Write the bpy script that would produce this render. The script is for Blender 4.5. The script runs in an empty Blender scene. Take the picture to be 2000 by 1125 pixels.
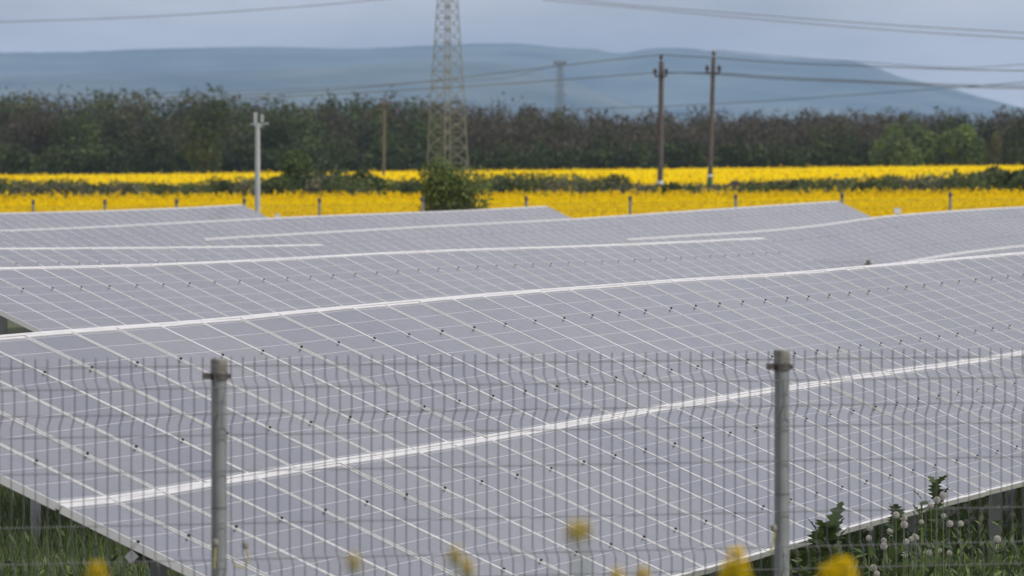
import bpy, math, random
import numpy as np
from mathutils import Vector, Matrix

random.seed(7); rng = np.random.default_rng(11)
S = bpy.context.scene
COL = S.collection

# ------------------------------------------------------------------ camera
F, HY, EYE = 17000.0, 311.0, 3.3          # focal length in photo pixels, horizon row, eye height
cd = bpy.data.cameras.new('camera'); cam = bpy.data.objects.new('camera', cd); COL.objects.link(cam)
cam.location = (0, 0, EYE); cam.rotation_euler = (math.radians(90), 0, 0)
cd.sensor_width = 36; cd.lens = F / 2000 * 36; cd.shift_y = -(562.5 - HY) / 2000
cd.clip_start = 0.5; cd.clip_end = 60000
cd.dof.use_dof = True; cd.dof.focus_distance = 58; cd.dof.aperture_fstop = 11.0
S.camera = cam

# ------------------------------------------------------------------ sky
SUN_EL, SUN_AZ = 46, 118                   # azimuth clockwise from +Y (view direction)
w = bpy.data.worlds.new('World'); S.world = w; w.use_nodes = True
nt = w.node_tree; nt.nodes.clear()
out = nt.nodes.new('ShaderNodeOutputWorld'); bg = nt.nodes.new('ShaderNodeBackground')
sky = nt.nodes.new('ShaderNodeTexSky'); sky.sky_type = 'NISHITA'; sky.sun_disc = False
sky.sun_elevation = math.radians(SUN_EL); sky.sun_rotation = math.radians(SUN_AZ)
sky.dust_density = 2.0; sky.ozone_density = 1.5
tc = nt.nodes.new('ShaderNodeTexCoord'); mp = nt.nodes.new('ShaderNodeMapping'); mp.inputs['Scale'].default_value = (1, 1, 3.5); mp.inputs['Location'].default_value = (0.35, 0.0, 0.1)
n1 = nt.nodes.new('ShaderNodeTexNoise'); n1.inputs['Scale'].default_value = 11.0; n1.inputs['Detail'].default_value = 7; n1.inputs['Roughness'].default_value = 0.55
r1 = nt.nodes.new('ShaderNodeValToRGB'); r1.color_ramp.elements[0].position = 0.30; r1.color_ramp.elements[1].position = 0.66
r1.color_ramp.elements[0].color = (3.0, 2.92, 3.3, 1); r1.color_ramp.elements[1].color = (7.2, 7.0, 7.6, 1)
mx = nt.nodes.new('ShaderNodeMix'); mx.data_type = 'RGBA'; mx.inputs[0].default_value = 0.85
L = nt.links.new
L(tc.outputs['Generated'], mp.inputs['Vector']); L(mp.outputs[0], n1.inputs['Vector']); L(n1.outputs['Fac'], r1.inputs[0])
L(sky.outputs[0], mx.inputs[6]); L(r1.outputs[0], mx.inputs[7]); L(mx.outputs[2], bg.inputs['Color'])
bg.inputs['Strength'].default_value = 0.1
L(bg.outputs[0], out.inputs['Surface'])

# ------------------------------------------------------------------ sun
sd = bpy.data.lights.new('sun', 'SUN'); sd.energy = 2.1; sd.angle = math.radians(4); sd.color = (1, 0.95, 0.87)
sun = bpy.data.objects.new('sun', sd); COL.objects.link(sun)
el, az = math.radians(SUN_EL), math.radians(SUN_AZ)
tosun = Vector((math.sin(az) * math.cos(el), math.cos(az) * math.cos(el), math.sin(el)))
sun.rotation_euler = (-tosun).to_track_quat('-Z', 'Y').to_euler(); sun.location = (30, -20, 60)

S.render.engine = 'CYCLES'
vs = S.view_settings; vs.view_transform = 'Standard'; vs.look = 'None'; vs.exposure = 0.36; vs.gamma = 1.0
S.cycles.max_bounces = 8; S.cycles.volume_bounces = 1; S.cycles.transparent_max_bounces = 8

# ------------------------------------------------------------------ helpers
def at(x, y, Y):
    return Vector(((x - 1000) / F * Y, Y, EYE - (y - HY) * Y / F))

def sstep(a, b, t):
    t = min(1, max(0, (t - a) / (b - a))); return t * t * (3 - 2 * t)

def ground(X, Y):
    g = 1.62
    if Y > 18: g = 1.62 + (0.55 - 1.62) * sstep(18, 33, Y)
    if Y > 35: g = 0.55 * (1 - sstep(35, 52, Y))
    Xc = max(-160, min(160, X))
    g += 0.005 * Xc * sstep(280, 520, Y) + 0.005 * Xc * sstep(520, 1150, Y) + 0.55 * sstep(520, 1150, Y)
    return g

class MB:
    """collects shapes into one mesh"""
    def __init__(s): s.v = []; s.f = []; s.c = []
    def add(s, v, f, c=None):
        o = len(s.v); s.v += [tuple(p) for p in v]; s.f += [tuple(i + o for i in q) for q in f]
        s.c += [c if c else (1, 1, 1)] * len(v)
    def box(s, c, h, M=None, col=None):
        vs_ = [Vector((c[0] + sx * h[0], c[1] + sy * h[1], c[2] + sz * h[2])) for sx in (-1, 1) for sy in (-1, 1) for sz in (-1, 1)]
        if M: vs_ = [M @ p for p in vs_]
        s.add(vs_, [(0, 1, 3, 2), (4, 6, 7, 5), (0, 4, 5, 1), (2, 3, 7, 6), (0, 2, 6, 4), (1, 5, 7, 3)], col)
    def tube(s, pts, rad, n=8, col=None, cap=True):
        pts = [Vector(p) for p in pts]
        if not hasattr(rad, '__len__'): rad = [rad] * len(pts)
        vs_ = []; fs = []
        for i, p in enumerate(pts):
            d = (pts[min(i + 1, len(pts) - 1)] - pts[max(i - 1, 0)]).normalized()
            up = Vector((0, 0, 1)) if abs(d.z) < 0.9 else Vector((1, 0, 0))
            a = d.cross(up).normalized(); b = d.cross(a)
            for k in range(n):
                t = 2 * math.pi * k / n; vs_.append(p + (a * math.cos(t) + b * math.sin(t)) * rad[i])
        for i in range(len(pts) - 1):
            for k in range(n):
                fs.append((i * n + k, i * n + (k + 1) % n, (i + 1) * n + (k + 1) % n, (i + 1) * n + k))
        if cap:
            fs.append(tuple(range(n))[::-1]); fs.append(tuple((len(pts) - 1) * n + k for k in range(n)))
        s.add(vs_, fs, col)
    def mesh(s, name, material, smooth=False, colors=False):
        m = bpy.data.meshes.new(name); m.from_pydata(s.v, [], s.f)
        if colors:
            ca = m.color_attributes.new('col', 'FLOAT_COLOR', 'POINT')
            arr = np.ones((len(s.v), 4), np.float32); arr[:, :3] = np.array(s.c, np.float32); ca.data.foreach_set('color', arr.ravel())
        m.materials.append(material)
        if smooth: m.polygons.foreach_set('use_smooth', [True] * len(m.polygons))
        m.update(); return m
    def build(s, name, material, parent=None, smooth=False, colors=False):
        return link(name, s.mesh(name, material, smooth, colors), parent)

def link(name, data, parent=None):
    o = bpy.data.objects.new(name, data); COL.objects.link(o)
    if parent: o.parent = parent
    return o

def quads_mesh(name, V, C, material):
    """V (n,4,3), C (n,3): a cloud of loose quads as one mesh"""
    n = len(V); m = bpy.data.meshes.new(name)
    m.vertices.add(n * 4); m.vertices.foreach_set('co', np.ascontiguousarray(V, np.float32).ravel())
    m.loops.add(n * 4); m.loops.foreach_set('vertex_index', np.arange(n * 4, dtype=np.int32))
    m.polygons.add(n); m.polygons.foreach_set('loop_start', np.arange(0, n * 4, 4, dtype=np.int32))
    m.polygons.foreach_set('loop_total', np.full(n, 4, np.int32))
    ca = m.color_attributes.new('col', 'FLOAT_COLOR', 'POINT')
    cc = np.ones((n, 4, 4), np.float32); cc[:, :, :3] = C[:, None, :]; ca.data.foreach_set('color', cc.ravel())
    m.materials.append(material); m.update(); m.validate(); return m

def rand_quads(P, size, asp=1.0, up=0.0):
    """random oriented quads at points P, half sizes size (n,), long axis biased to vertical by up"""
    n = len(P)
    a = rng.normal(size=(n, 3)); a[:, 2] += up * np.sign(rng.random(n) - 0.15) * 2
    a /= np.linalg.norm(a, axis=1)[:, None]
    b = np.cross(a, rng.normal(size=(n, 3))); b /= np.linalg.norm(b, axis=1)[:, None] + 1e-9
    a = a * (size * asp)[:, None]; b = b * size[:, None]
    return np.stack([P - a * .9 - b * .6, P - a * .2 + b, P + a, P + a * .1 - b], axis=1)

def tag(o, label=None, cat=None, group=None, kind=None):
    if label: o['label'] = label
    if cat: o['category'] = cat
    if group: o['group'] = group
    if kind: o['kind'] = kind
    return o

def empty(name, loc=(0, 0, 0)):
    o = bpy.data.objects.new(name, None); COL.objects.link(o); o.location = loc; o.empty_display_size = 0.2
    return o

# ------------------------------------------------------------------ materials
def mat(name, c, rough=0.7, var=0.0, scale=5.0, metal=0.0, spec=0.5, attr=False, bump=0.0, trans=0.0, c2=None, coord='Object', detail=4):
    m = bpy.data.materials.new(name); m.use_nodes = True; t = m.node_tree; b = t.nodes['Principled BSDF']
    b.inputs['Roughness'].default_value = rough; b.inputs['Metallic'].default_value = metal
    b.inputs['Specular IOR Level'].default_value = spec
    src = None
    if attr:
        a = t.nodes.new('ShaderNodeAttribute'); a.attribute_name = 'col'; src = a.outputs['Color']
    if var > 0 or c2:
        co = t.nodes.new('ShaderNodeTexCoord'); nz = t.nodes.new('ShaderNodeTexNoise')
        nz.inputs['Scale'].default_value = scale; nz.inputs['Detail'].default_value = detail
        t.links.new(co.outputs[coord], nz.inputs['Vector'])
        rp = t.nodes.new('ShaderNodeValToRGB'); rp.color_ramp.elements[0].position = .32; rp.color_ramp.elements[1].position = .68
        if c2:
            rp.color_ramp.elements[0].color = (*c, 1); rp.color_ramp.elements[1].color = (*c2, 1)
        else:
            rp.color_ramp.elements[0].color = (*[x * (1 - var) for x in c], 1); rp.color_ramp.elements[1].color = (*[min(1, x * (1 + var)) for x in c], 1)
        t.links.new(nz.outputs['Fac'], rp.inputs[0]); src = rp.outputs[0]
        if bump:
            bp = t.nodes.new('ShaderNodeBump'); bp.inputs['Strength'].default_value = bump; bp.inputs['Distance'].default_value = 0.02
            t.links.new(nz.outputs['Fac'], bp.inputs['Height']); t.links.new(bp.outputs[0], b.inputs['Normal'])
    if src: t.links.new(src, b.inputs['Base Color'])
    else: b.inputs['Base Color'].default_value = (*c, 1)
    if trans > 0:
        tr = t.nodes.new('ShaderNodeBsdfTranslucent'); ms = t.nodes.new('ShaderNodeMixShader'); ms.inputs[0].default_value = trans
        if src: t.links.new(src, tr.inputs['Color'])
        else: tr.inputs['Color'].default_value = (*c, 1)
        o = t.nodes['Material Output']
        t.links.new(b.outputs[0], ms.inputs[1]); t.links.new(tr.outputs[0], ms.inputs[2]); t.links.new(ms.outputs[0], o.inputs['Surface'])
    return m

M = {}
M['soil'] = mat('grass_ground', (.045, .06, .02), .95, c2=(.10, .11, .045), scale=.9, detail=8, bump=.4)
M['alu'] = mat('aluminium_frame', (.68, .68, .67), .42, var=.08, scale=3, metal=.25)
M['steel'] = mat('galvanised_steel', (.36, .37, .38), .5, var=.18, scale=6, metal=.5)
M['galv'] = mat('pale_galvanised', (.46, .48, .48), .5, var=.08, scale=3, metal=.2)
M['clamp'] = mat('black_clamp', (.015, .015, .017), .5)
M['post'] = mat('painted_post', (.235, .25, .255), .45, var=.12, scale=9, spec=.4)
M['wire'] = mat('fence_wire', (.085, .09, .095), .55)
M['cap'] = mat('plastic_cap', (.21, .205, .18), .7, var=.25, scale=40)
M['bracket'] = mat('bracket_metal', (.13, .115, .11), .55, var=.3, scale=50, metal=.4)
M['twine'] = mat('yellow_twine', (.45, .40, .09), .8)
M['leaf'] = mat('foliage', (1, 1, 1), .65, attr=True, trans=.25, spec=.3)
M['petal'] = mat('rape_petals', (1, 1, 1), .6, attr=True, trans=.35, spec=.0)
M['canopy'] = mat('rape_canopy', (.42, .31, .004), .85, c2=(.80, .58, .002), scale=2.4, detail=6, spec=.0)
M['canopy_far'] = mat('rape_canopy_far', (.70, .50, .002), .85, c2=(.82, .60, .002), scale=.35, detail=6, spec=.0)
M['bark'] = mat('bark', (.085, .068, .055), .9, var=.3, scale=3)
M['wood'] = mat('pole_wood', (.105, .088, .082), .9, var=.28, scale=4, bump=.3)
M['white'] = mat('white_paint', (.78, .78, .77), .5, var=.06, scale=4)
M['greenpaint'] = mat('green_paint', (.02, .16, .08), .5)
M['ceramic'] = mat('dark_insulator', (.05, .035, .03), .3)
M['red'] = mat('red_insulator', (.14, .035, .04), .4)
M['lattice'] = mat('lattice_steel', (.15, .16, .172), .6, var=.1)
M['cable'] = mat('power_cable', (.06, .06, .065), .6)
M['stem'] = mat('green_stem', (.10, .15, .04), .7, var=.2, scale=8)
M['fluff'] = mat('seed_fluff', (.62, .60, .55), .9, trans=.35, spec=.1)
M['hill'] = mat('wooded_hill', (.012, .020, .022), .95, c2=(.12, .13, .095), scale=.0035, detail=9)

def glass_mat():
    m = bpy.data.materials.new('solar_glass'); m.use_nodes = True; t = m.node_tree; b = t.nodes['Principled BSDF']
    N = t.nodes.new; K = t.links.new
    co = N('ShaderNodeTexCoord'); sp = N('ShaderNodeSeparateXYZ'); K(co.outputs['Object'], sp.inputs[0])
    def math_(op, a, bb=None):
        n = N('ShaderNodeMath'); n.operation = op
        for i, v in enumerate((a, bb)):
            if v is None: continue
            if isinstance(v, (int, float)): n.inputs[i].default_value = v
            else: K(v, n.inputs[i])
        return n.outputs[0]
    def lines(sock, pitch, half):        # 1 on the gap between two cells
        u = math_('DIVIDE', math_('ADD', sock, 100 * pitch), pitch)
        fr = math_('FRACT', u); d = math_('ABSOLUTE', math_('SUBTRACT', fr, 0.5))
        return math_('GREATER_THAN', d, 0.5 - half / pitch)
    ly = lines(sp.outputs['Y'], 0.1575, 0.0020); lx = lines(sp.outputs['X'], 0.1575, 0.0004)
    ey = math_('GREATER_THAN', math_('ABSOLUTE', sp.outputs['Y']), 0.801)
    ex = math_('GREATER_THAN', math_('ABSOLUTE', sp.outputs['X']), 0.4705)
    ln = math_('MAXIMUM', math_('MAXIMUM', ly, lx), math_('MAXIMUM', ex, ey))
    oi = N('ShaderNodeObjectInfo'); nz = N('ShaderNodeTexNoise'); nz.inputs['Scale'].default_value = 7; nz.inputs['Detail'].default_value = 3
    K(co.outputs['Object'], nz.inputs['Vector'])
    cc = N('ShaderNodeMix'); cc.data_type = 'RGBA'; K(oi.outputs['Random'], cc.inputs[0])
    cc.inputs[6].default_value = (.030, .036, .058, 1); cc.inputs[7].default_value = (.042, .046, .062, 1)
    fm = N('ShaderNodeMix'); fm.data_type = 'RGBA'; K(ln, fm.inputs[0]); K(cc.outputs[2], fm.inputs[6]); fm.inputs[7].default_value = (.50, .50, .49, 1)
    K(fm.outputs[2], b.inputs['Base Color'])
    mr = N('ShaderNodeMapRange'); mr.inputs[3].default_value = .10; mr.inputs[4].default_value = .24; K(nz.outputs['Fac'], mr.inputs[0]); K(mr.outputs[0], b.inputs['Roughness'])
    b.inputs['IOR'].default_value = 1.5
    # dust film on the glass
    df = N('ShaderNodeBsdfDiffuse'); df.inputs['Color'].default_value = (.42, .42, .42, 1)
    ms = N('ShaderNodeMixShader')
    ge = N('ShaderNodeNewGeometry'); nw = N('ShaderNodeTexNoise'); nw.inputs['Scale'].default_value = .35; nw.inputs['Detail'].default_value = 5; K(ge.outputs['Position'], nw.inputs['Vector'])
    du = N('ShaderNodeMapRange'); du.inputs[1].default_value = .3; du.inputs[2].default_value = .7; du.inputs[3].default_value = .0; du.inputs[4].default_value = .085; K(nw.outputs['Fac'], du.inputs[0])
    pr = N('ShaderNodeMath'); pr.operation = 'MULTIPLY_ADD'; pr.inputs[1].default_value = .05; K(oi.outputs['Random'], pr.inputs[0]); K(du.outputs[0], pr.inputs[2]); K(pr.outputs[0], ms.inputs[0])
    K(b.outputs[0], ms.inputs[1]); K(df.outputs[0], ms.inputs[2]); K(ms.outputs[0], t.nodes['Material Output'].inputs['Surface'])
    return m
M['glass'] = glass_mat()

# ------------------------------------------------------------------ ground
xs = np.unique(np.concatenate([np.linspace(-6800, -200, 12), np.linspace(-200, 200, 81), np.linspace(200, 6800, 12)]))
ys = np.unique(np.concatenate([np.linspace(-250, 0, 4), np.linspace(0, 100, 101), np.linspace(100, 1200, 111), np.linspace(1200, 24000, 30)]))
g = MB()
g.v = [(x, y, ground(x, y)) for y in ys for x in xs]; g.c = [(1, 1, 1)] * len(g.v)
nx = len(xs)
g.f = [(j * nx + i, j * nx + i + 1, (j + 1) * nx + i + 1, (j + 1) * nx + i) for j in range(len(ys) - 1) for i in range(nx - 1)]
tag(g.build('ground', M['soil'], smooth=True), 'green grassy ground under the solar arrays', 'ground', kind='structure')

# ------------------------------------------------------------------ hills
def interp(poly, x):
    return float(np.interp(x, [p[0] for p in poly], [p[1] for p in poly]))
def smooth_interp(poly):
    X = np.array([p[0] for p in poly], float); Yv = np.array([p[1] for p in poly], float)
    d = np.gradient(Yv, X)
    def f(x):
        i = int(np.clip(np.searchsorted(X, x) - 1, 0, len(X) - 2)); h = X[i + 1] - X[i]; t = (x - X[i]) / h
        return float((2*t**3-3*t*t+1)*Yv[i] + (t**3-2*t*t+t)*h*d[i] + (-2*t**3+3*t*t)*Yv[i+1] + (t**3-t*t)*h*d[i+1])
    return f
def hill(name, label, poly, Y0, depth, back):
    prof = smooth_interp(poly); hb = MB()
    pxs = np.linspace(poly[0][0], poly[-1][0], 420); vs_ = []
    rows = [(-depth, 0.0), (-depth * .75, .14), (-depth * .5, .36), (-depth * .28, .64), (-depth * .12, .87), (0, 1.0), (back * .4, .7), (back, 0)]
    wob = rng.normal(size=(len(rows), 420)); k = np.exp(-np.linspace(-2, 2, 41) ** 2); k /= k.sum()
    wob = np.array([np.convolve(r, k, 'same') for r in wob])
    for j, (dy, hf) in enumerate(rows):
        for i, px in enumerate(pxs):
            top = at(px, prof(px) - rng.uniform(0, 1.3), Y0); base = 0.5
            h = base + max(0, top.z - base) * min(1, max(0, hf + (0 if hf in (0, 1) else .10 * wob[j][i])))
            vs_.append((top.x, Y0 + dy + (0 if hf == 1 else 250 * wob[j][i]), h))
    n = len(pxs)
    hb.add(vs_, [(j * n + i, j * n + i + 1, (j + 1) * n + i + 1, (j + 1) * n + i) for j in range(len(rows) - 1) for i in range(n - 1)])
    return tag(hb.build(name, M['hill'], smooth=True), label, 'hill', kind='structure')
hill('hills', 'long blue hazy wooded ridge across the horizon',
     [(-3200, 300), (-2200, 180), (-1200, 120), (-500, 104), (0, 103), (130, 102), (300, 96), (500, 92), (700, 95), (850, 89), (960, 85), (1010, 86), (1100, 94), (1160, 97), (1212, 105),
      (1262, 97), (1340, 95), (1400, 101), (1500, 112), (1600, 118), (1690, 126), (1725, 137), (1755, 150), (1800, 161), (1850, 172), (1950, 199), (2010, 214), (2200, 255), (2700, 300)], 22000, 3600, 1500)
hill('foothills', 'lower blue shoulder of the hazy ridge at left',
     [(-1500, 290), (-600, 190), (0, 150), (300, 142), (600, 135), (850, 122), (1000, 128), (1080, 148), (1150, 172), (1215, 197), (1300, 225), (1500, 262), (1800, 300)], 17000, 2600, 1500)

# ------------------------------------------------------------------ solar arrays
V = 4450.0; TH = math.atan((V - 1000) / F); TILT = math.radians(25.2)
PW, PL, GX, GY = 0.992, 1.65, 0.020, 0.022
MOD = PW + GX
uR = Vector((math.sin(TH), math.cos(TH), 0)); uP = Vector((math.cos(TH), -math.sin(TH), 0))   # along the row, downhill
KC = MOD * math.cos(TH)

def panel_meshes():
    fr = MB(); fw, hz = .021, .02
    fr.box((0, PL / 2 - fw / 2, -hz), (PW / 2, fw / 2, hz)); fr.box((0, -PL / 2 + fw / 2, -hz), (PW / 2, fw / 2, hz))
    fr.box((PW / 2 - fw / 2, 0, -hz), (fw / 2, PL / 2 - fw, hz)); fr.box((-PW / 2 + fw / 2, 0, -hz), (fw / 2, PL / 2 - fw, hz))
    gl = MB(); gl.box((0, 0, -.006), (PW / 2 - fw, PL / 2 - fw, .003))
    return fr.mesh('panel_frame', M['alu']), gl.mesh('panel_glass', M['glass'])
FRAME, GLASS = panel_meshes()

def solar_array(label, C, poly, Ystart=None, Yend=None):
    """poly: the top edge as seen in the photo; C fixes which row it is"""
    D = C * KC / F; prof = smooth_interp(poly)
    depth = lambda px: C * KC / (V - px)
    Y0 = Ystart or depth(poly[0][0]); Y1 = Yend or depth(poly[-1][0])
    n = int(round((Y1 - Y0) / math.cos(TH) / MOD))
    def top(i):
        Y = Y0 + i * MOD * math.cos(TH); X = Y * math.tan(TH) - D; px = 1000 + F * X / Y
        px = min(max(px, poly[0][0]), poly[-1][0])
        return Vector((X, Y, EYE - (prof(px) - HY) * Y / F))
    p0 = top(0); base = Vector((p0.x, p0.y, ground(p0.x, p0.y)))
    root = tag(empty('solar_array', base), label, 'solar array', 'rows of tilted solar arrays')
    INV = Matrix.Translation(-base)
    cl = MB(); rails = [MB() for _ in range(4)]; posts = []
    down = uP * math.cos(TILT) - Vector((0, 0, math.sin(TILT)))
    edges = [top(i) for i in range(n + 1)]
    for i in range(n):
        a, b = edges[i], edges[i + 1]; r = (b - a).normalized()
        dn = (down - r * down.dot(r)).normalized(); up = -dn; nz = r.cross(up).normalized()
        mid = a + r * (MOD / 2)
        for k in range(2):
            c = mid + dn * (PL / 2 + k * (PL + GY)) + nz * random.uniform(-.002, .002)
            up_ = (up + nz * random.uniform(-.0035, .0035)).normalized(); r_ = (r + nz * random.uniform(-.0035, .0035)).normalized()
            nz_ = r_.cross(up_).normalized(); up_ = nz_.cross(r_)
            mtx = Matrix((( r_.x, up_.x, nz_.x, c.x), (r_.y, up_.y, nz_.y, c.y), (r_.z, up_.z, nz_.z, c.z), (0, 0, 0, 1)))
            f = link('solar_panel', FRAME, root); f.matrix_local = INV @ mtx
            link('glass', GLASS, f)
            for q in (.25, .75):
                s = a + dn * (PL * q + k * (PL + GY)) + nz * .006 - r * 0.0
                m2 = Matrix((( r.x, up.x, nz.x, s.x), (r.y, up.y, nz.y, s.y), (r.z, up.z, nz.z, s.z), (0, 0, 0, 1)))
                cl.box((0, 0, 0), (.005, .0065, .006), INV @ m2)
        if i % 4 == 1:
            for off in (.75, 2.55): posts.append(mid + dn * off - nz * .14)
    for k in range(4):
        off = PL * (.25 if k % 2 == 0 else .75) + (k // 2) * (PL + GY)
        pts = []
        for i in range(0, n + 1, 2):
            a = edges[i]; r = (edges[min(i + 1, n)] - edges[max(i - 1, 0)]).normalized(); dn = (down - r * down.dot(r)).normalized(); nz = r.cross(-dn)
            pts.append(a + dn * off - nz * .075 - base)
        m = MB(); m.tube(pts, .034, 4); m.build('rail', M['steel'], root)
    # pale edge trims of the table: along the middle joint and the top edge
    for off, hw in ((PL + GY / 2, .008), (-.016, .011)):
        m = MB()
        for i in range(n):
            a, b = edges[i], edges[i + 1]; r = (b - a).normalized(); dn = (down - r * down.dot(r)).normalized(); nz = r.cross(-dn)
            s = (a + b) / 2 + dn * off - nz * .014
            m2 = Matrix((( r.x, -dn.x, nz.x, s.x), (r.y, -dn.y, nz.y, s.y), (r.z, -dn.z, nz.z, s.z), (0, 0, 0, 1)))
            m.box((0, 0, 0), (MOD / 2, hw, .012), INV @ m2)
        m.build('edge_profile', M['alu'], root)
    co = cl.build('panel_clamps', M['clamp'], root); co['kind'] = 'stuff'
    for p in posts:
        gz = ground(p.x, p.y); m = MB()
        m.box((0, 0, (p.z - gz - .4) / 2), (.045, .03, (p.z - gz + .4) / 2)); o = m.build('support_post', M['steel'], root)
        o.location = Vector((p.x, p.y, gz)) - base
    return root

cA, pitch = 208e3, 130e3
solar_array('nearest solar array, two panels high, running the whole width behind the near fence', cA,
    [(-400, 693), (-50, 663), (100, 650), (400, 627), (640, 604), (1000, 572), (1160, 560), (1300, 549), (1580, 531), (1700, 520), (1850, 507), (2000, 494), (2140, 483)], Ystart=41.9)
solar_array('second solar array from the front, its right end in the middle of the field', cA + pitch,
    [(-160, 527), (60, 523), (350, 515), (520, 507), (850, 490), (1140, 480.5), (1300, 474), (1490, 465)])
solar_array('short left piece of the third array row, ending before the open aisle', cA + 2 * pitch,
    [(-160, 487), (100, 485), (400, 482.5), (632, 478)])
solar_array('right piece of the third array row, rising to the right picture edge', cA + 2 * pitch,
    [(1225, 467.5), (1330, 461), (1500, 450), (1600, 440), (1710, 425), (1850, 413), (2000, 404), (2110, 398)])
solar_array('fourth array row, its raised right end standing against the yellow field', cA + 3 * pitch,
    [(400, 467), (610, 455), (900, 439), (1140, 426.5), (1300, 415.5), (1440, 406), (1640, 393)])
solar_array('fifth array row, ending at right below the dark green bush', cA + 4 * pitch,
    [(-120, 454), (99, 447), (400, 432.6), (525, 426.5), (740, 417.5), (900, 411.5), (1065, 403)])
solar_array('farthest array row at left, ending beside the camera mast', cA + 5 * pitch,
    [(-120, 419), (102, 414.5), (350, 406.5), (474, 400)])

# ------------------------------------------------------------------ fences
FA = math.radians(27)
fdir = Vector((math.cos(FA), math.sin(FA), 0)); fnorm = Vector((math.sin(FA), -math.cos(FA), 0))   # along the fence, towards the camera
FTOP = EYE - (690 - HY) * 34 / F
def on_fence(px):                      # point of the fence line seen at photo column px
    k = (px - 1000) / F; s = k * 34 / (math.cos(FA) - k * math.sin(FA)); return s
def tube_v(m, pts, r, n=5): m.tube(pts, r, n)

def mesh_fence(label, origin, d, nrm, post_s, z_top, gfun, spacing, wire_r, first_wire, last_wire, fold=True):
    """posts at distances post_s along d; welded mesh with V folds between first_wire and last_wire"""
    o0 = Vector((origin.x, origin.y, 0)); root = tag(empty('mesh_fence', origin), label, 'fence', 'welded mesh fences')
    def rel(p): return Vector(p) - origin
    # heights of the horizontal wires below the top of the prongs, with the fold
    hor = [.035, .118, .218, .300, .438, .640, .778, .865, .950, 1.15, 1.35, 1.43, 1.53, 1.61, 1.80, 1.93]
    prof = [(0, .0), (.085, 0), (.118, .030), (.218, .030), (.262, 0), (.76, 0), (.80, .03), (.87, .03), (.91, 0), (1.95, 0)]
    offs = lambda h: float(np.interp(h, [p[0] for p in prof], [p[1] for p in prof]))
    wm = MB(); wm.tube([Vector((0, 0, -p[0])) + nrm * p[1] for p in prof], wire_r, 5)
    WIRE = wm.mesh('wire', M['wire'])
    bounds = [first_wire] + [s for s in post_s if first_wire < s < last_wire] + [last_wire]
    for b0, b1 in zip(bounds[:-1], bounds[1:]):
        hm = MB(); org = o0 + d * b0 + nrm * .045; org.z = z_top
        for h in hor:
            hm.tube([nrm * offs(h) + Vector((0, 0, -h)), d * (b1 - b0) + nrm * offs(h) + Vector((0, 0, -h))], wire_r * .9, 5)
        p = hm.build('mesh_panel', M['wire'], root); p.location = rel(org)
        k = 0
        s = .03
        while s < b1 - b0 - .01:
            v = link('wire', WIRE, p); v.location = d * s; s += spacing
    for s in post_s:
        P = o0 + d * s; gz = gfun(P.x, P.y)
        pm = MB(); pm.tube([(0, 0, gz - .4 - z_top), (0, 0, .0)], .030, 20)
        po = pm.build('post', M['post'], root, smooth=False); po.location = rel((P.x, P.y, z_top - (.027 if s < -.5 else .017)))
        cm = MB(); cm.tube([(0, 0, -.045), (0, 0, .014), (0, 0, .019)], [.0325, .0325, .030], 20); cm.build('cap', M['cap'], po)
        bm = MB(); bm.tube([(0, 0, -.062), (0, 0, -.036)], .0355, 18)
        bm.box(-d * .052 + Vector((0, 0, -.047)), (.016, .022, .012)); bm.box(d * .040 + Vector((0, 0, -.049)), (.008, .02, .009))
        bm.build('bracket', M['bracket'], po)
        b2 = MB(); b2.tube([(0, 0, -.556), (0, 0, -.552)], .0315, 18); b2.build('clip', M['bracket'], po)
    return root

o = Vector((0, 34, ground(0, 34)))
near_fence = mesh_fence('grey welded wire mesh fence with two round posts nearest the camera', o, fdir, fnorm,
           [on_fence(437) - 0.02, on_fence(1527)], FTOP, ground, .05, .0021, on_fence(-120), on_fence(2140))
# knotted twine on the two near posts
for lab, px, pts in (('yellow twine hanging from the post at right', 1510, [(1511, 1031), (1513, 1045), (1509, 1062), (1505, 1080)]),
                     ('twine strand hanging left of the dark left post', 419, [(421, 1060), (420, 1080), (418, 1110)]),
                     ('looped twine hanging right of the dark left post', 480, [(479, 1065), (485, 1085), (483, 1100), (474, 1110), (462, 1107), (455, 1098)])):
    s = on_fence(px); Yq = 34 + s * math.sin(FA) - .09; m = MB()
    P = [at(x, y, Yq) for x, y in pts]; b0 = P[0].copy()
    m.tube([p - b0 for p in P], .0035, 6)
    t = m.build('twine', M['twine']); t.location = b0; tag(t, lab, 'twine')
    kb = MB(); kb.tube([(0, 0, -.014), (0, 0, -.008), (0, 0, .008), (0, 0, .014)], [.005, .013, .013, .005], 8); kb.build('knot', M['cap'], t)

# fence end seen over the top edge of the nearest array
o = at(1697, 0, 131); o.z = ground(o.x, 131)
mesh_fence('short inner mesh fence whose post top peeks over the nearest array', o, Vector((1, 0, 0)), Vector((0, -1, 0)), [0.0], at(0, 508, 131).z, ground, .045, .0017, -1.6, -.03)

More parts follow.
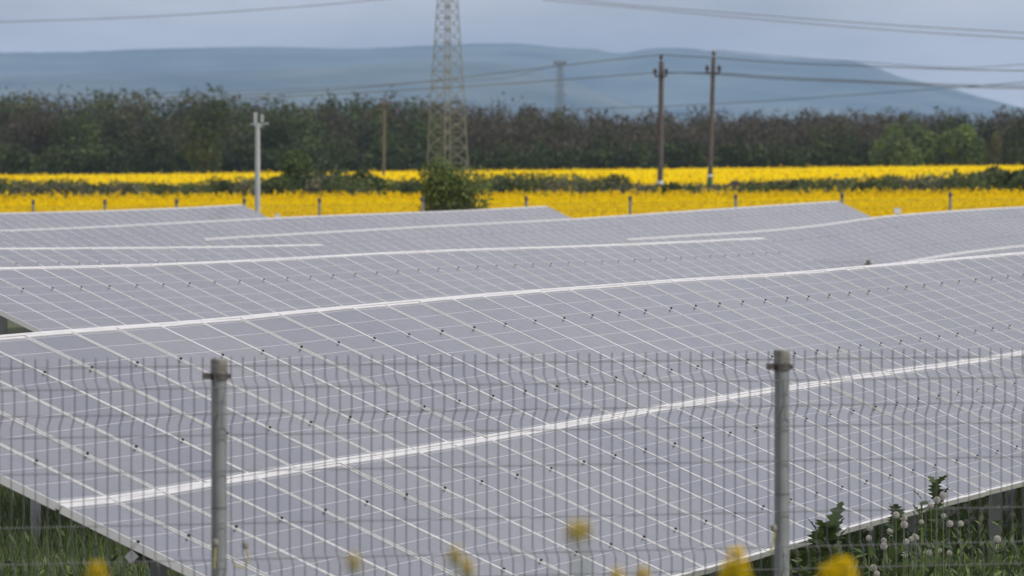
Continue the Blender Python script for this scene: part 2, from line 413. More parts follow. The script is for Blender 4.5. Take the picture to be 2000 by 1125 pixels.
# boundary fence behind the arrays
YB = 222
def back_post(px, Yq): p = at(px, 0, Yq); return Vector((p.x, Yq, ground(p.x, Yq)))
posts = [(-75, 233, 392), (65, 231.5, 391.5), (205, 230, 391), (345, 228, 390), (477, 226, 388.5), (624, 224, 388), (826, 223, 386), (1028, YB, 385), (1231, YB, 384), (1437, YB - 1, 381), (1645, YB - 2, 379), (1856, YB - 3, 376.5), (2070, YB - 4, 374)]
root = tag(empty('mesh_fence', back_post(1028, YB)), 'distant boundary mesh fence with grey posts in front of the rapeseed', 'fence', 'welded mesh fences')
tops = []
for px, Yq, py in posts:
    b = back_post(px, Yq); t = at(px, py, Yq); tops.append(t)
    m = MB(); m.tube([(0, 0, -.4), (0, 0, t.z - b.z - .02)], .036, 10); po = m.build('post', M['post'], root); po.location = b - root.location
    m = MB(); m.tube([(0, 0, t.z - b.z - .10), (0, 0, t.z - b.z), (0, 0, t.z - b.z + .02)], [.05, .05, .03], 10); m.build('cap', M['bracket'], po)
for t0, t1 in zip(tops[:-1], tops[1:]):
    m = MB(); n = int((t1 - t0).length / .05)
    for k in range(1, n):
        p = t0.lerp(t1, k / n) - root.location; m.tube([p + Vector((0, 0, -.15)), p + Vector((0, 0, -1.9))], .0022, 3, cap=False)
    for h in (.17, .36, .75, 1.15, 1.55, 1.85):
        m.tube([t0 - root.location - Vector((0, 0, h)), t1 - root.location - Vector((0, 0, h))], .0025, 3, cap=False)
    m.build('mesh_panel', M['wire'], root)

# white boxes on short posts in front of the boundary fence
for lab, px, py, Yq in (('small white box on a short post behind the third array at right', 1753, 413, 219), ('tiny pale box showing above the fifth array near the mast', 542, 423, 217)):
    p = at(px, py, Yq); b = Vector((p.x, p.y, ground(p.x, p.y)))
    r = tag(empty('junction_box', b), lab, 'box', 'pale boxes by the boundary fence')
    h = p.z - b.z
    s = 1 if px > 1000 else .75
    m = MB(); m.box((0, 0, h), (.085 * s, .05, .065 * s)); m.box((0, -.053, h), (.07 * s, .004, .05 * s)); m.build('cabinet', M['white'], r)
    m = MB(); m.box((0, 0, h + .075 * s), (.095 * s, .06, .010)); m.build('lid', M['white'], r)
    m = MB(); m.tube([(0, 0, -.3), (0, 0, h - .065 * s)], .03, 8); m.build('stand', M['steel'], r)

# camera mast by the farthest array
b = back_post(503, 221); r = tag(empty('camera_mast', b), 'pale grey camera mast with boxes on a crossarm at left', 'mast')
hz = lambda py: at(503, py, 221).z - b.z
sx = 221 / F
m = MB(); m.tube([(0, 0, -.3), (0, 0, hz(330)), (0, 0, hz(240))], [.075, .068, .058], 12); m.build('pole', M['galv'], r)
m = MB(); m.box((.04, 0, hz(243)), (17 * sx, .02, .02)); m.box((.02, 0, hz(246)), (.09, .05, .03)); m.build('crossarm', M['galv'], r)
for dx, top_, hw in ((-4, 219, 3.5), (9, 226, 3)):
    m = MB(); m.box((dx * sx, 0, hz(231)), (hw * sx, .05, (hz(top_) - hz(242)) / 2)); m.build('camera_housing', M['galv'], r)
m = MB(); m.box((18 * sx, -.03, hz(241)), (4 * sx, .06, .03)); m.build('lamp', M['steel'], r)

# ------------------------------------------------------------------ power line
def utility_pole(label, px_top, px_bot, py_top, py_bot, Yq, r_top, r_bot, arm, plate, group='wooden power poles'):
    t = at(px_top, py_top, Yq); bt = at(px_bot, py_bot, Yq); b = Vector((bt.x, Yq, ground(bt.x, Yq)))
    root = tag(empty('utility_pole', b), label, 'utility pole', group)
    k = Yq / F; lean = (t.x - b.x)
    T = Vector((lean, 0, t.z - b.z)); at_ = lambda py: Vector((lean * (at(0, py, Yq).z - b.z) / T.z, 0, at(0, py, Yq).z - b.z))
    top = at_(py_top + 14 * 520 / Yq)
    m = MB(); m.tube([(0, 0, -.6), top * .5, top], [r_bot, (r_top + r_bot) / 2, r_top], 12); m.build('shaft', M['wood'], root)
    m = MB(); m.tube([top - Vector((0, 0, .35)) + Vector((arm['pin'], -.05, 0)), T + Vector((arm['pin'], -.05, -.12))], .035, 8); m.tube([T + Vector((arm['pin'], -.05, -.30)), T + Vector((arm['pin'], -.05, -.15)), T + Vector((arm['pin'], -.05, 0))], [.10, .13, .05], 10)
    m.build('top_insulator', M['ceramic'], root)
    a = at_(arm['y']); m = MB(); m.box(a + Vector(((arm['l'] + arm['r']) / 2, -r_top - .05, 0)), ((arm['r'] - arm['l']) / 2, .05, .06)); m.build('crossarm', M['ceramic'], root)
    for e in (arm['l'], arm['r']):
        c = a + Vector((e, -r_top - .05, 0)); m = MB(); m.tube([c, c + Vector((0, 0, .12)), c + Vector((0, 0, .28)), c + Vector((0, 0, .42)), c + Vector((0, 0, .48))], [.05, .06, .13, .10, .05], 10); m.build('insulator', M['ceramic'], root)
    for py0, py1, mm in plate:
        p0, p1 = at_(py0), at_(py1); m = MB(); m.tube([p1, p0], r_bot + .012, 12); m.build('painted_band', M[mm], root)
    return root, [T + b + Vector((arm['pin'], -.05, 0)), a + b + Vector((arm['l'], -r_top - .05, .46)), a + b + Vector((arm['r'], -r_top - .05, .46))]
_, W1 = utility_pole('wooden power pole with a white band, left of the pair', 1292, 1289, 106, 374, 528, .145, .185, dict(pin=-.02, y=149, l=-.38, r=.30), [(353, 360, 'white')])
_, W2 = utility_pole('wooden power pole with a green plate, right of the pair', 1394, 1384.5, 98, 376, 520, .12, .165, dict(pin=.0, y=143, l=-.36, r=.36), [(351, 361, 'greenpaint'), (341, 345, 'white')])
_, W3 = utility_pole('thin distant power pole against the forest at left', 751, 749, 184, 347, 930, .13, .17, dict(pin=0, y=207, l=-.35, r=.35), [])

def cable(label, pts, Ys, r, group='overhead power lines'):
    P = []
    f = smooth_interp(pts); xs_ = np.linspace(pts[0][0], pts[-1][0], 60)
    for x in xs_:
        Yq = float(np.interp(x, [pts[0][0], pts[-1][0]], Ys)); P.append(at(x, f(x), Yq))
    m = MB(); b0 = P[0].copy(); m.tube([p - b0 for p in P], r, 5); o = m.build('power_cable', M['cable']); o.location = b0
    return tag(o, label, 'cable', group)
cable('top cable running left from the pole tops', [(-100, 206), (300, 192), (700, 172), (1000, 140), (1150, 122), (1291, 107)], (760, 528), .028)
cable('top cable between and right of the paired poles', [(1291, 107), (1340, 110), (1394, 113), (1500, 121), (1690, 129), (1850, 135), (2100, 140)], (528, 470), .028)
cable('left crossarm cable leaving the white banded pole', [(-100, 212), (300, 200), (700, 181), (1000, 163), (1150, 152), (1279, 142)], (760, 527), .028)
cable('crossarm cable running right past both poles', [(1279, 142), (1340, 142.5), (1394, 145), (1500, 153), (1690, 161), (1850, 169), (2100, 175)], (527, 470), .028)
cable('second crossarm cable running right past both poles', [(1302, 143), (1350, 142), (1406, 143), (1500, 149), (1690, 158), (1850, 165), (2100, 170)], (528, 470), .026)
cable('distant cable rising to the right above the forest', [(1040, 214), (1290, 208), (1450, 200), (1700, 183), (1850, 172), (2100, 154)], (1500, 1200), .06)
cable('upper of the two high cables crossing the top right sky', [(1060, -8), (1200, 7), (1450, 27), (1700, 46), (2100, 70)], (900, 620), .034)
cable('lower of the two high cables crossing the top right sky', [(1060, 0), (1200, 12), (1450, 35), (1700, 56), (2100, 81)], (900, 620), .034)
cable('faint cable at left in front of the ridge', [(-100, 190), (300, 182), (600, 173), (860, 158), (1000, 150), (1095, 124)], (1100, 1700), .05)
cable('faint high cable at top left of the sky', [(-100, 46), (300, 32), (600, 12), (860, -12)], (900, 880), .036)
cable('thin far cable falling right over the ridge end', [(1400, 98), (1500, 108), (1700, 122), (1850, 132), (2100, 118)], (1300, 1100), .045)

def lattice(label, px, Yq, levels, arms, r, py_top):
    """levels: (photo row, half width in photo px) from the base up"""
    b = at(px, levels[0][0], Yq); b.z = ground(b.x, Yq); k = Yq / F
    root = tag(empty('lattice_pylon', b), label, 'pylon', 'steel lattice pylons')
    ang = math.radians(83)
    def corner(i, lv):
        z = at(0, lv[0], Yq).z - b.z if lv is not levels[0] else 0
        h = lv[1] * k; a = ang + math.pi / 2 * i; return Vector((h * math.cos(a), h * math.sin(a), z))
    for i in range(4):
        m = MB(); m.tube([corner(i, lv) for lv in levels], r, 5); m.build('leg', M['lattice'], root)
    br = MB()
    for a, c in zip(levels[:-1], levels[1:]):
        for i in range(4):
            j = (i + 1) % 4
            br.tube([corner(i, a), corner(j, c)], r * .5, 4); br.tube([corner(j, a), corner(i, c)], r * .5, 4); br.tube([corner(i, c), corner(j, c)], r * .5, 4)
    br.build('bracing', M['lattice'], root)
    for py, hl, hr, ins in arms:
        z = at(0, py, Yq).z - b.z; m = MB()
        m.tube([(-hl * k, 0, z), (0, 0, z + 3 * k), (hr * k, 0, z)], r * .8, 5); m.tube([(-hl * k, 0, z), (0, 0, z - 3 * k), (hr * k, 0, z)], r * .8, 5); m.build('crossarm', M['lattice'], root)
        if ins:
            for e in (-hl, hr):
                m = MB(); m.tube([(e * k, 0, z - 2.5 * k), (e * k, 0, z + 3 * k)], 2.2 * k, 8); m.build('insulator', M['red'], root)
lv = [(344, 42), (318, 40), (288, 38), (258, 36.5), (232, 35), (204, 33.5)]
y_, h_ = 204, 33.5
while y_ > -150:
    st = h_ * 1.0; y_ -= st; h_ = max(9, 33.5 - (204 - y_) * .068); lv.append((y_, h_))
lattice('tall steel lattice pylon behind the dark green bush, reaching out of the picture', 874, 900, lv, [(-60, 70, 70, True), (-110, 90, 90, True)], .06, -150)
lv2 = []; y_ = 232
while y_ > 124: lv2.append((y_, 8.5 - (232 - y_) * .025)); y_ -= 15
lv2.append((120, 5.6))
lattice('small faraway lattice pylon standing behind the forest', 1094, 1700, [(336, 11)] + lv2, [(123, 9.5, 9.5, True), (168, 13, 5, False), (185, 5, 14, False)], .05, 120)

# ------------------------------------------------------------------ rapeseed
def canopy(name, label, m, y0, y1, half, h, dy, dx, amp):
    g = MB(); ys_ = np.arange(y0, y1, dy); W = half
    xs_ = np.arange(-W, W + dx, dx); n = len(xs_)
    nz = rng.normal(size=(len(ys_), n)) * amp
    g.v = [(float(x), float(y), ground(x, y) + h(y) + float(nz[j][i])) for j, y in enumerate(ys_) for i, x in enumerate(xs_)]
    # a skirt down to the ground round the crop
    g.c = [(1, 1, 1)] * len(g.v)
    g.f = [(j * n + i, j * n + i + 1, (j + 1) * n + i + 1, (j + 1) * n + i) for j in range(len(ys_) - 1) for i in range(n - 1)]
    k = len(g.v); g.v += [(float(x), float(ys_[0]) - .05, ground(x, ys_[0])) for x in xs_]; g.c += [(1, 1, 1)] * n
    g.f += [(i, k + i, k + i + 1, i + 1) for i in range(n - 1)]
    return tag(g.build(name, m), label, 'crop', kind='stuff')
canopy('rapeseed_canopy', 'dense yellow rapeseed crop in the nearer field', M['canopy'], 232, 512, 52, lambda y: 0.98, 1.0, .7, .06)
canopy('rapeseed_canopy', 'bright strip of rapeseed before the forest', M['canopy_far'], 560, 1128, 95, lambda y: 1.25, 3.0, 2.4, .05)

def field_flowers(name, label, n, y0, y1, wpx, hh, spread, size, per, power):
    u = rng.random(n); Y = (y0 ** (1 - power) + u * (y1 ** (1 - power) - y0 ** (1 - power))) ** (1 / (1 - power))
    X = (rng.random(n) - .5) * 2 * wpx / F * Y
    Z = np.array([ground(x, y) for x, y in zip(X, Y)]) + hh + rng.normal(size=n) * spread + np.abs(rng.normal(size=n)) * spread * .6
    P = np.stack([X, Y, Z], 1); PP = np.repeat(P, per, 0) + rng.normal(size=(n * per, 3)) * np.array([.035, .035, .05]) * size / .035
    up = rand_quads(PP, size * rng.uniform(.6, 1.25, n * per), 1.2)
    t = rng.random(n * per)[:, None]
    C = (1 - t) * np.array([.62, .43, .002]) + t * np.array([.88, .66, .002])
    gsel = rng.random(n * per) < .09; C[gsel] = np.array([.20, .22, .03])
    o = link(name, quads_mesh(name, up, C, M['petal'])); return tag(o, label, 'flowers', kind='stuff')
field_flowers('rapeseed_flowers', 'countless yellow rapeseed flower heads in the nearer field', 62000, 240, 512, 1150, 1.02, .07, .036, 4, 1.3)
field_flowers('rapeseed_flowers', 'tall rapeseed tops along the far edge of the nearer field', 4200, 486, 513, 1150, 1.06, .13, .055, 6, 1.01)
field_flowers('rapeseed_flowers', 'yellow rapeseed flower heads in the far strip', 16000, 562, 1125, 1150, 1.3, .06, .09, 2, 1.6)

# ------------------------------------------------------------------ trees and shrubs
GREENS = np.array([[.055, .085, .025], [.075, .11, .03], [.045, .07, .03], [.09, .12, .04]])
BROWNS = np.array([[.105, .082, .064], [.125, .096, .074], [.085, .07, .058], [.115, .10, .062]])
def crown_points(n, c, rx, ry, rz, lobes, fill=.35):
    cs = rng.normal(size=(lobes, 3)); cs /= np.linalg.norm(cs, axis=1)[:, None]; cs *= rng.uniform(.25, .8, lobes)[:, None]
    ls = rng.uniform(.28, .5, lobes)
    i = rng.integers(0, lobes, n); d = rng.normal(size=(n, 3)); d /= np.linalg.norm(d, axis=1)[:, None]
    r = np.where(rng.random(n) < fill, rng.random(n), rng.uniform(.75, 1.08, n))
    P = cs[i] + d * (r * ls[i])[:, None]
    lo, hi = np.percentile(P, 1, 0), np.percentile(P, 99, 0); P = (P - (lo + hi) / 2) / ((hi - lo) / 2)
    return np.array(c) + P * np.array([rx, ry, rz]), i
def crown(n, c, rx, ry, rz, size, pal, lobes=11, twig=0.0):
    P, li = crown_points(n, c, rx, ry, rz, lobes)
    lobec = pal[rng.integers(0, len(pal), lobes)] * rng.uniform(.8, 1.2, lobes)[:, None]
    C = lobec[li] * rng.uniform(.7, 1.3, n)[:, None]
    nt_ = int(n * twig); Q = rand_quads(P[nt_:], size * rng.uniform(.6, 1.3, n - nt_), 1.25)
    if nt_:
        Q = np.concatenate([rand_quads(P[:nt_], size * .22 * np.ones(nt_), 11.0, up=.8), Q]); C[:nt_] = BROWNS[rng.integers(0, 4, nt_)] * rng.uniform(.7, 1.1, nt_)[:, None]
    return Q, C
def tree(name, label, cat, px, py_top, py_base_half, Yq, wpx, pal, n, size, twig=0.0, group=None, trunk=.12, lobes=11, low=.0):
    """wpx: crown width in photo px"""
    p = at(px, 0, Yq); b = Vector((p.x, Yq, ground(p.x, Yq))); H = at(px, py_top, Yq).z - b.z; R = wpx * Yq / F / 2
    root = tag(empty(name, b), label, cat, group)
    c0 = H * low + .02 * H; rz = (H - c0) / 2
    Q, C = crown(n, (0, 0, c0 + rz), R, R * .9, rz, size, pal, lobes, twig)
    Q[:, :, 2] = np.maximum(Q[:, :, 2], .02)
    link('crown' if cat == 'tree' else 'foliage', quads_mesh('crown', Q, C, M['leaf']), root)
    m = MB(); r0 = trunk
    m.tube([(0, 0, -.3), (.02 * H, 0, H * .35), (-.01 * H, .01, H * .8)], [r0, r0 * .7, r0 * .2], 7)
    for k in range(6):
        a = k * 1.05 + rng.random(); z = H * (.22 + .08 * k); d = Vector((math.cos(a), math.sin(a), 0)) * R * .6
        m.tube([(.01 * H, 0, z), d * .5 + Vector((0, 0, z + H * .08)), d + Vector((0, 0, z + H * .2))], [r0 * .4, r0 * .25, r0 * .08], 5)
    m.build('trunk', M['bark'], root)
    return root

# the wood: one mass, far away
FT = smooth_interp([(-250, 190), (0, 190), (100, 186), (200, 186), (270, 178), (330, 196), (400, 184), (450, 197), (560, 199), (640, 195), (720, 190), (800, 196), (900, 203), (1000, 207), (1060, 216), (1150, 221), (1300, 222), (1500, 221), (1700, 220), (1900, 222), (2000, 216), (2250, 212)])
QS, CS = [], []; tk = MB()
def wood_tree(px, Yq, py, wpx, pal, n, size, twig):
    p = at(px, 0, Yq); gz = ground(p.x, Yq); H = at(px, py, Yq).z - gz; R = wpx * Yq / F / 2
    low = H * rng.uniform(.0, .14); rz = (H - low) / 2
    Q, C = crown(n, (p.x, Yq, gz + low + rz), R, R, rz, size, pal, 12, twig)
    QS.append(Q); CS.append(C * .72)
    tk.tube([(p.x, Yq, gz - .3), (p.x + rng.normal() * .15, Yq, gz + H * .5), (p.x + rng.normal() * .3, Yq, gz + H * .93)], [.13, .09, .02], 5, col=tuple(BROWNS[rng.integers(0, 4)] * rng.uniform(.8, 1.5)))
for row, (Yr, nn) in enumerate(((1145, 34), (1165, 38), (1190, 44), (1220, 48), (1255, 48))):
    for i in range(nn):
        px = -120 + 2240 * (i + rng.random()) / nn; py = FT(px) + rng.normal() * 3.5 + (4 - row) * 6 + (12 if row == 0 else 0)
        bare = px > 880 or rng.random() < .3
        pal = BROWNS if (bare and rng.random() < .85) else (GREENS * (1.15 if px < 900 else .85) if rng.random() < .6 else GREENS * .5 + BROWNS * .5)
        wood_tree(px, Yr + rng.uniform(-8, 8), py, rng.uniform(75, 130), pal, 1700, .19, .65 if pal is BROWNS else .25)
for i in range(110):      # undergrowth along the edge of the wood
    px = -120 + 2240 * (i + rng.random()) / 110
    wood_tree(px, 1134 + rng.uniform(-3, 3), rng.uniform(272, 312), rng.uniform(50, 95), GREENS * rng.uniform(.5, 1.1), 520, .2, .1)
o = link('wood', quads_mesh('wood', np.concatenate(QS), np.concatenate(CS), M['leaf'])); tag(o, 'dark grey and green spring wood behind the fields', 'wood', kind='stuff')
o = tk.build('tree_trunks', M['leaf'], o, colors=True)

G = 'green trees at the edge of the wood'
tree('broadleaf_tree', 'largest fresh green tree in front of the wood at right', 'tree', 1752, 236, 0, 1124, 96, GREENS * 1.99, 3800, .17, .05, G, .14, 14)
tree('broadleaf_tree', 'green tree right beside the largest one, slightly lower', 'tree', 1797, 247, 0, 1126, 76, GREENS * 1.61, 3000, .17, .05, G, .14, 12)
tree('broadleaf_tree', 'rounded green tree near the right edge before the wood', 'tree', 1884, 250, 0, 1124, 80, GREENS * 1.80, 3400, .17, .05, G, .14, 12)
tree('broadleaf_tree', 'low bushy tree in front of the largest green tree', 'tree', 1752, 268, 0, 1119, 56, GREENS * 1.33, 2400, .16, .05, G, .12, 10)
tree('broadleaf_tree', 'dark green tree cut by the right picture edge', 'tree', 1996, 236, 0, 1122, 70, GREENS * .6, 3200, .17, .05, G, .14, 12)
tree('broadleaf_tree', 'tall tree whose top rises above the wood at left', 'tree', 404, 180, 0, 1120, 92, GREENS * .75, 4200, .18, .15, G, .16, 14)
tree('bare_tree', 'thin pale trunked tree near the right edge of the wood', 'tree', 1942, 258, 0, 1118, 26, GREENS * .5 + BROWNS * .5, 800, .12, .5, None, .10, 8, .3)

GS = 'shrubs of the hedge strip between the two fields'
QS, CS = [], []
HT = smooth_interp([(-250, 352), (0, 352), (200, 356), (330, 360), (450, 350), (520, 345), (700, 346), (760, 352), (830, 352), (960, 345), (1060, 342), (1120, 347), (1190, 349), (1250, 360), (1320, 361), (1420, 358), (1480, 355), (1560, 352), (1700, 347), (1800, 343), (1880, 341), (1950, 335), (2250, 335)])
for i in range(190):
    px = -200 + 2400 * (i + rng.random()) / 190; Yq = rng.uniform(518, 552); p = at(px, 0, Yq); gz = ground(p.x, Yq)
    H = max(1.2, at(px, HT(px) + rng.uniform(0, 8), Yq).z - gz); R = rng.uniform(.9, 1.9)
    pal = (GREENS + np.array([.015, .008, 0])) * rng.uniform(.85, 1.3) if rng.random() < .75 else (GREENS * .6 + BROWNS * 1.0)
    Q, C = crown(1500, (p.x, Yq, gz + H * .5), R, R, H * .52, .07, pal, 12, .06); QS.append(Q); CS.append(C)
o = link('hedge_scrub', quads_mesh('hedge_scrub', np.concatenate(QS), np.concatenate(CS), M['leaf'])); tag(o, 'long strip of low scrub between the two rapeseed fields', 'scrub', kind='stuff')
tree('shrub', 'big rounded green shrub at left, right of the camera mast', 'shrub', 600, 300, 0, 535, 165, GREENS * 1.25, 8000, .08, .05, GS, .08, 15)
tree('shrub', 'low dark shrub left of the lattice pylon foot', 'shrub', 725, 335, 0, 530, 90, GREENS * 1.1, 3000, .085, .05, GS, .06, 11)
tree('shrub', 'rounded shrub just left of the white banded pole', 'shrub', 1192, 346, 0, 524, 84, GREENS * 1.0, 3000, .085, .05, GS, .06, 11)
tree('shrub', 'dark shrub at the foot of the white banded pole', 'shrub', 1303, 362, 0, 522, 32, GREENS * .55, 900, .07, .05, GS, .05, 8)
tree('shrub', 'greyish mauve twiggy shrub right of the green plated pole', 'shrub', 1428, 354, 0, 522, 46, BROWNS * 1.7 + np.array([.03, .02, .03]), 1200, .07, .35, GS, .05, 8)
tree('shrub', 'highest dark shrub of the hedge strip near the right edge', 'shrub', 1937, 329, 0, 534, 52, GREENS * .85, 2000, .085, .05, GS, .06, 9)
tree('shrub', 'small knob topped shrub on the hedge strip at right', 'shrub', 1862, 334, 0, 530, 26, GREENS * .6, 800, .075, .05, GS, .05, 7)
tree('shrub', 'broad shrub at the right picture edge of the hedge strip', 'shrub', 1998, 333, 0, 532, 70, GREENS * .65, 2200, .085, .05, GS, .06, 10)
tree('bush', 'dense dark green bush standing alone behind the boundary fence', 'bush', 878, 325, 0, 262, 146, GREENS * 1.25, 15000, .040, .0, None, .05, 30)

# ------------------------------------------------------------------ grass and weeds beyond the near fence
n = 52000
Y = rng.uniform(36, 96, n); X = (rng.random(n) * 2300 - 1150) / F * Y
Zg = np.array([ground(x, y) for x, y in zip(X, Y)]); h = rng.uniform(.12, .42, n)
a = rng.uniform(0, 6.283, n); wv = np.stack([np.cos(a), np.sin(a), np.zeros(n)], 1) * .006; ln_ = np.stack([rng.normal(size=n) * .25, rng.normal(size=n) * .25, np.ones(n)], 1) * h[:, None]
P = np.stack([X, Y, Zg - .02], 1)
Q = np.stack([P - wv, P + wv, P + ln_ + wv * .25, P + ln_ - wv * .25], 1)
C = GREENS[rng.integers(0, 4, n)] * rng.uniform(.8, 1.7, n)[:, None]
o = link('meadow_grass', quads_mesh('meadow_grass', Q, C, M['leaf'])); tag(o, 'tall meadow grass under the front edge of the nearest array', 'grass', kind='stuff')

n = 40000
Y = rng.uniform(43, 62, n); X = rng.uniform(540, 1080, n) / F * Y; X[:3000] = rng.uniform(-1050, -600, 3000) / F * Y[:3000]
Zg = np.array([ground(x, y) for x, y in zip(X, Y)]); h = rng.uniform(.3, .95, n) * (.55 + .45 * np.sin(X * 3.1 + Y) ** 2)
P = np.stack([X, Y, Zg + h * rng.uniform(.25, 1, n)], 1)
Q = rand_quads(P, rng.uniform(.005, .014, n), 4.5, up=.8); C = GREENS[rng.integers(0, 4, n)] * rng.uniform(.9, 1.9, n)[:, None]
o = link('meadow_weeds', quads_mesh('meadow_weeds', Q, C, M['leaf'])); tag(o, 'leafy weeds growing along the low edge of the nearest array', 'weeds', kind='stuff')

def leaf_blade(m, base, direction, length, width, col, lobes=0, droop=.3):
    d = Vector(direction).normalized(); side = d.cross(Vector((0, 0, 1)));
    side = Vector((1, 0, 0)) if side.length < .1 else side.normalized()
    k = 9; vs_ = []
    for i in range(k):
        t = i / (k - 1); w_ = width * math.sin(math.pi * min(.98, .12 + .86 * t)) * (1.0 if not lobes else (1.35 if i % 2 else .55))
        c = Vector(base) + d * length * t + Vector((0, 0, -droop * length * t * t))
        vs_ += [c - side * w_ + Vector((0, 0, .15 * w_)), c, c + side * w_ + Vector((0, 0, .15 * w_))]
    fs = []
    for i in range(k - 1):
        q = i * 3; fs += [(q, q + 1, q + 4, q + 3), (q + 1, q + 2, q + 5, q + 4)]
    m.add(vs_, fs, col)
def weed(label, px, py_top, Yq, spread, seed, nl=16):
    rr = random.Random(seed); p = at(px, py_top, Yq); b = Vector((p.x, Yq, ground(p.x, Yq))); H = p.z - b.z
    root = tag(empty('thistle', b), label, 'weed', 'tall weeds by the nearest array')
    m = MB(); m.tube([(0, 0, -.1), (.01, 0, H * .5), (0, .01, H * .93)], [.012, .010, .006], 7); m.build('stem', M['stem'], root)
    for i in range(nl):
        t = .55 + .42 * (i / nl) ** .6; an = i * 2.4 + rr.random(); el_ = rr.uniform(.35, 1.3)
        lf = MB(); col = tuple(GREENS[rr.randrange(4)] * rr.uniform(.9, 1.5))
        leaf_blade(lf, (0, 0, H * t), (math.cos(an) * math.cos(el_), math.sin(an) * math.cos(el_), math.sin(el_)), spread * rr.uniform(.6, 1.0) * (1.15 - .45 * t), spread * .17, col, lobes=1, droop=rr.uniform(.1, .45))
        lf.build('leaf', M['leaf'], root, colors=True)
weed('tallest spiky weed sticking up before the lower panel edge', 1828, 930, 54, .24, 1)
weed('spiky weed beside the tallest one, leaning left of it', 1800, 955, 54.5, .20, 5, 10)
weed('medium weed with pointed leaves left of the tallest', 1748, 990, 52, .22, 2)
weed('broad clump of pointed leaves right of the fence post', 1622, 1018, 50, .30, 3, 22)
weed('second clump of pointed leaves just right of the fence post', 1600, 1030, 50.6, .28, 4, 18)
weed('low leafy weed right beside the foot of the fence post', 1572, 1078, 48, .26, 6, 18)

def clock_mesh():
    V_, F_ = [], []; k = 0; q = MB(); R = .021
    for i in range(70):
        z = 1 - 2 * (i + .5) / 70; a = i * 2.39996; s = math.sqrt(1 - z * z); d = Vector((s * math.cos(a), s * math.sin(a), z))
        q.tube([d * .004, d * R * .86], .0004, 3, cap=False)
        t = d.cross(Vector((.3, .5, .8))).normalized(); b_ = d.cross(t)
        c = d * R * .84
        q.add([c, c + d * .005 + t * .0052, c + d * .005 + b_ * .0052, c + d * .005 - t * .0052, c + d * .005 - b_ * .0052], [(0, 1, 2), (0, 2, 3), (0, 3, 4), (0, 4, 1)])
    q.tube([(0, 0, -.006), (0, 0, .005)], .004, 6)
    return q.mesh('seed_head', M['fluff'])
CLOCK = clock_mesh()
def dandelion(label, px, py, Yq, s=1.0, group='dandelion seed heads'):
    p = at(px, py, Yq); gz = ground(p.x, Yq); b = Vector((p.x, Yq, gz)); H = max(.08, p.z - gz)
    root = tag(empty('dandelion', b), label, 'dandelion', group)
    m = MB(); lean = random.uniform(-.04, .04); m.tube([(lean, .01, -.03), (lean * .3, 0, H * .6), (0, 0, H - .015 * s)], .0028, 5); m.build('stem', M['stem'], root)
    c = link('seed_head', CLOCK, root); c.location = (0, 0, H); c.scale = (s, s, s); c.rotation_euler = (random.random(), random.random(), random.random())
big = [(1698, 1031, 'leftmost seed head, upper of a vertical pair'), (1697, 1051, 'leftmost seed head, lower of a vertical pair'), (1726, 1056, 'upper seed head of the touching pair'), (1726, 1067, 'lower seed head of the touching pair'),
       (1750, 1006, 'large seed head high in front of the lower panel edge'), (1765, 1012, 'seed head just right of the large high one'), (1766, 1025, 'seed head hanging below the high cluster'),
       (1818, 987, 'seed head at the foot of the tallest weed'), (1830, 977, 'seed head leaning on the tallest weed'), (1842, 968, 'highest seed head, right of the tallest weed'),
       (1855, 1023, 'smaller seed head of the pair at right'), (1876, 1023, 'round seed head of the pair at right, farther right'), (1706, 1109, 'seed head low near the bottom edge'), (1712, 1121, 'lowest seed head at the bottom edge'),
       (1815, 1080, 'lone seed head below the tallest weed'), (1948, 1053, 'lone seed head at far right, low')]
for px, py, lab in big: dandelion('dandelion ' + lab, px, py, random.uniform(50, 54), random.uniform(.8, 1.0))
for i in range(14):
    dandelion('seed head on a tall thin stem in the crowd left of the tallest weed', random.uniform(1730, 1860), random.uniform(1008, 1085), random.uniform(51, 57), random.uniform(.6, .95), 'seed heads in the crowd left of the tallest weed')
for i in range(34):
    px = random.uniform(1840, 1995); py = random.uniform(985, 1035)
    dandelion('small distant dandelion seed head among many under the array at right', px, py, random.uniform(70, 80), random.uniform(.9, 1.1), 'small seed heads under the array')

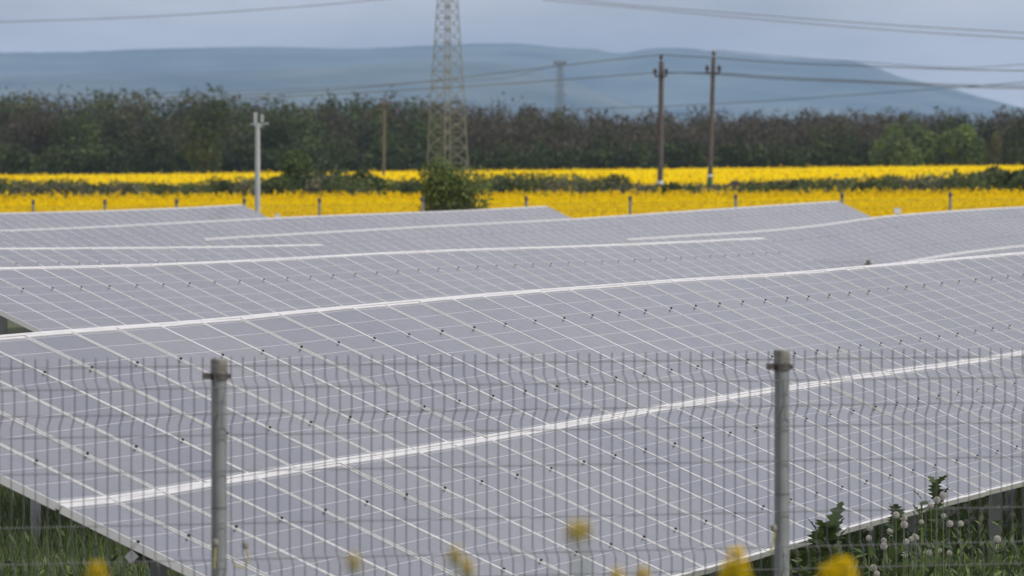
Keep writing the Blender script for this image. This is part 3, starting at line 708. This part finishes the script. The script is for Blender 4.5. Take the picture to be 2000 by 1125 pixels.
# ------------------------------------------------------------------ blurred rapeseed plants close to the camera
def rape_plant(label, px, py, Yq, s, seed):
    rr = random.Random(seed); p = at(px, py, Yq); b = Vector((p.x, Yq, ground(p.x, Yq))); H = p.z - b.z
    root = tag(empty('rapeseed_plant', b), label, 'rapeseed plant', 'blurred rapeseed plants near the camera')
    m = MB(); m.tube([(.03, 0, -.05), (.015, .01, H * .5), (0, 0, H)], [.006, .005, .0022], 6); m.build('stem', M['stem'], root)
    fl = MB()
    for i in range(46):
        a = i * 2.4; t = i / 45; r = s * (.022 * (1 - t * .65)); c = Vector((r * math.cos(a), r * math.sin(a), H - s * .035 + s * .045 * t))
        fl.tube([Vector((0, 0, c.z - .006)), c], .0007, 4, col=(.2, .28, .04))
        for k in range(4):
            an = a + k * math.pi / 2; d = Vector((math.cos(an), math.sin(an), .25)) * .0085 * s; e = Vector((-math.sin(an), math.cos(an), 0)) * .0052 * s
            fl.add([c, c + d * .7 + e, c + d, c + d * .7 - e], [(0, 1, 2, 3)], (.92, .74 + rr.uniform(-.05, .05), .02))
    fl.build('flower_head', M['petal'], root, colors=True)
    for i in range(3):
        lf = MB(); a = rr.uniform(0, 6.28); leaf_blade(lf, (0, 0, H * (.3 + .17 * i)), (math.cos(a), math.sin(a), .5), .12, .016, (.07, .13, .05)); lf.build('leaf', M['leaf'], root, colors=True)
for i, (lab, px, py, Yq, s) in enumerate((
        ('brightest blurred yellow flower left of the fence post', 1437, 1084, 14.5, 1.0), ('blurred yellow flower just below the brightest one', 1428, 1112, 15, 1.1), ('faint highest blurred flower in the middle of the picture', 1120, 1026, 12, .62),
        ('pale blurred flower touching the faint highest one', 1142, 1024, 12.4, .5), ('blurred yellow flower left of centre at the bottom', 912, 1100, 14, .6), ('blurred flower bud higher left of centre', 888, 1075, 12.5, .55),
        ('large blurred flower at the bottom, right of the fence post', 1645, 1108, 13, 1.15), ('second large blurred flower beside it at the bottom right', 1622, 1120, 13.4, 1.1), ('low blurred flower cut by the bottom edge, middle', 1205, 1119, 13.6, .7),
        ('low blurred flower right of the middle bottom one', 1255, 1116, 14.2, .7), ('blurred flower in the bottom left corner area', 188, 1112, 12.6, .9), ('dim blurred flower at lower left of centre', 690, 1088, 12, .5))):
    rape_plant(lab, px, py, Yq + (2.5 if s > .95 else .5), s * (1.3 if s > .95 else .95), 40 + i)

# ------------------------------------------------------------------ hazy air
hb = MB(); hb.box((0, 12000, 170), (6950, 12400, 173))
vm = bpy.data.materials.new('haze_air'); vm.use_nodes = True; t = vm.node_tree; t.nodes.clear()
ov = t.nodes.new('ShaderNodeOutputMaterial'); pv = t.nodes.new('ShaderNodeVolumePrincipled')
pv.inputs['Color'].default_value = (.42, .66, 1.0, 1); pv.inputs['Density'].default_value = 0.00004; pv.inputs['Anisotropy'].default_value = 0.0
t.links.new(pv.outputs[0], ov.inputs['Volume'])
tag(hb.build('haze', vm), 'pale blue haze filling the air towards the hills', 'haze', kind='stuff')
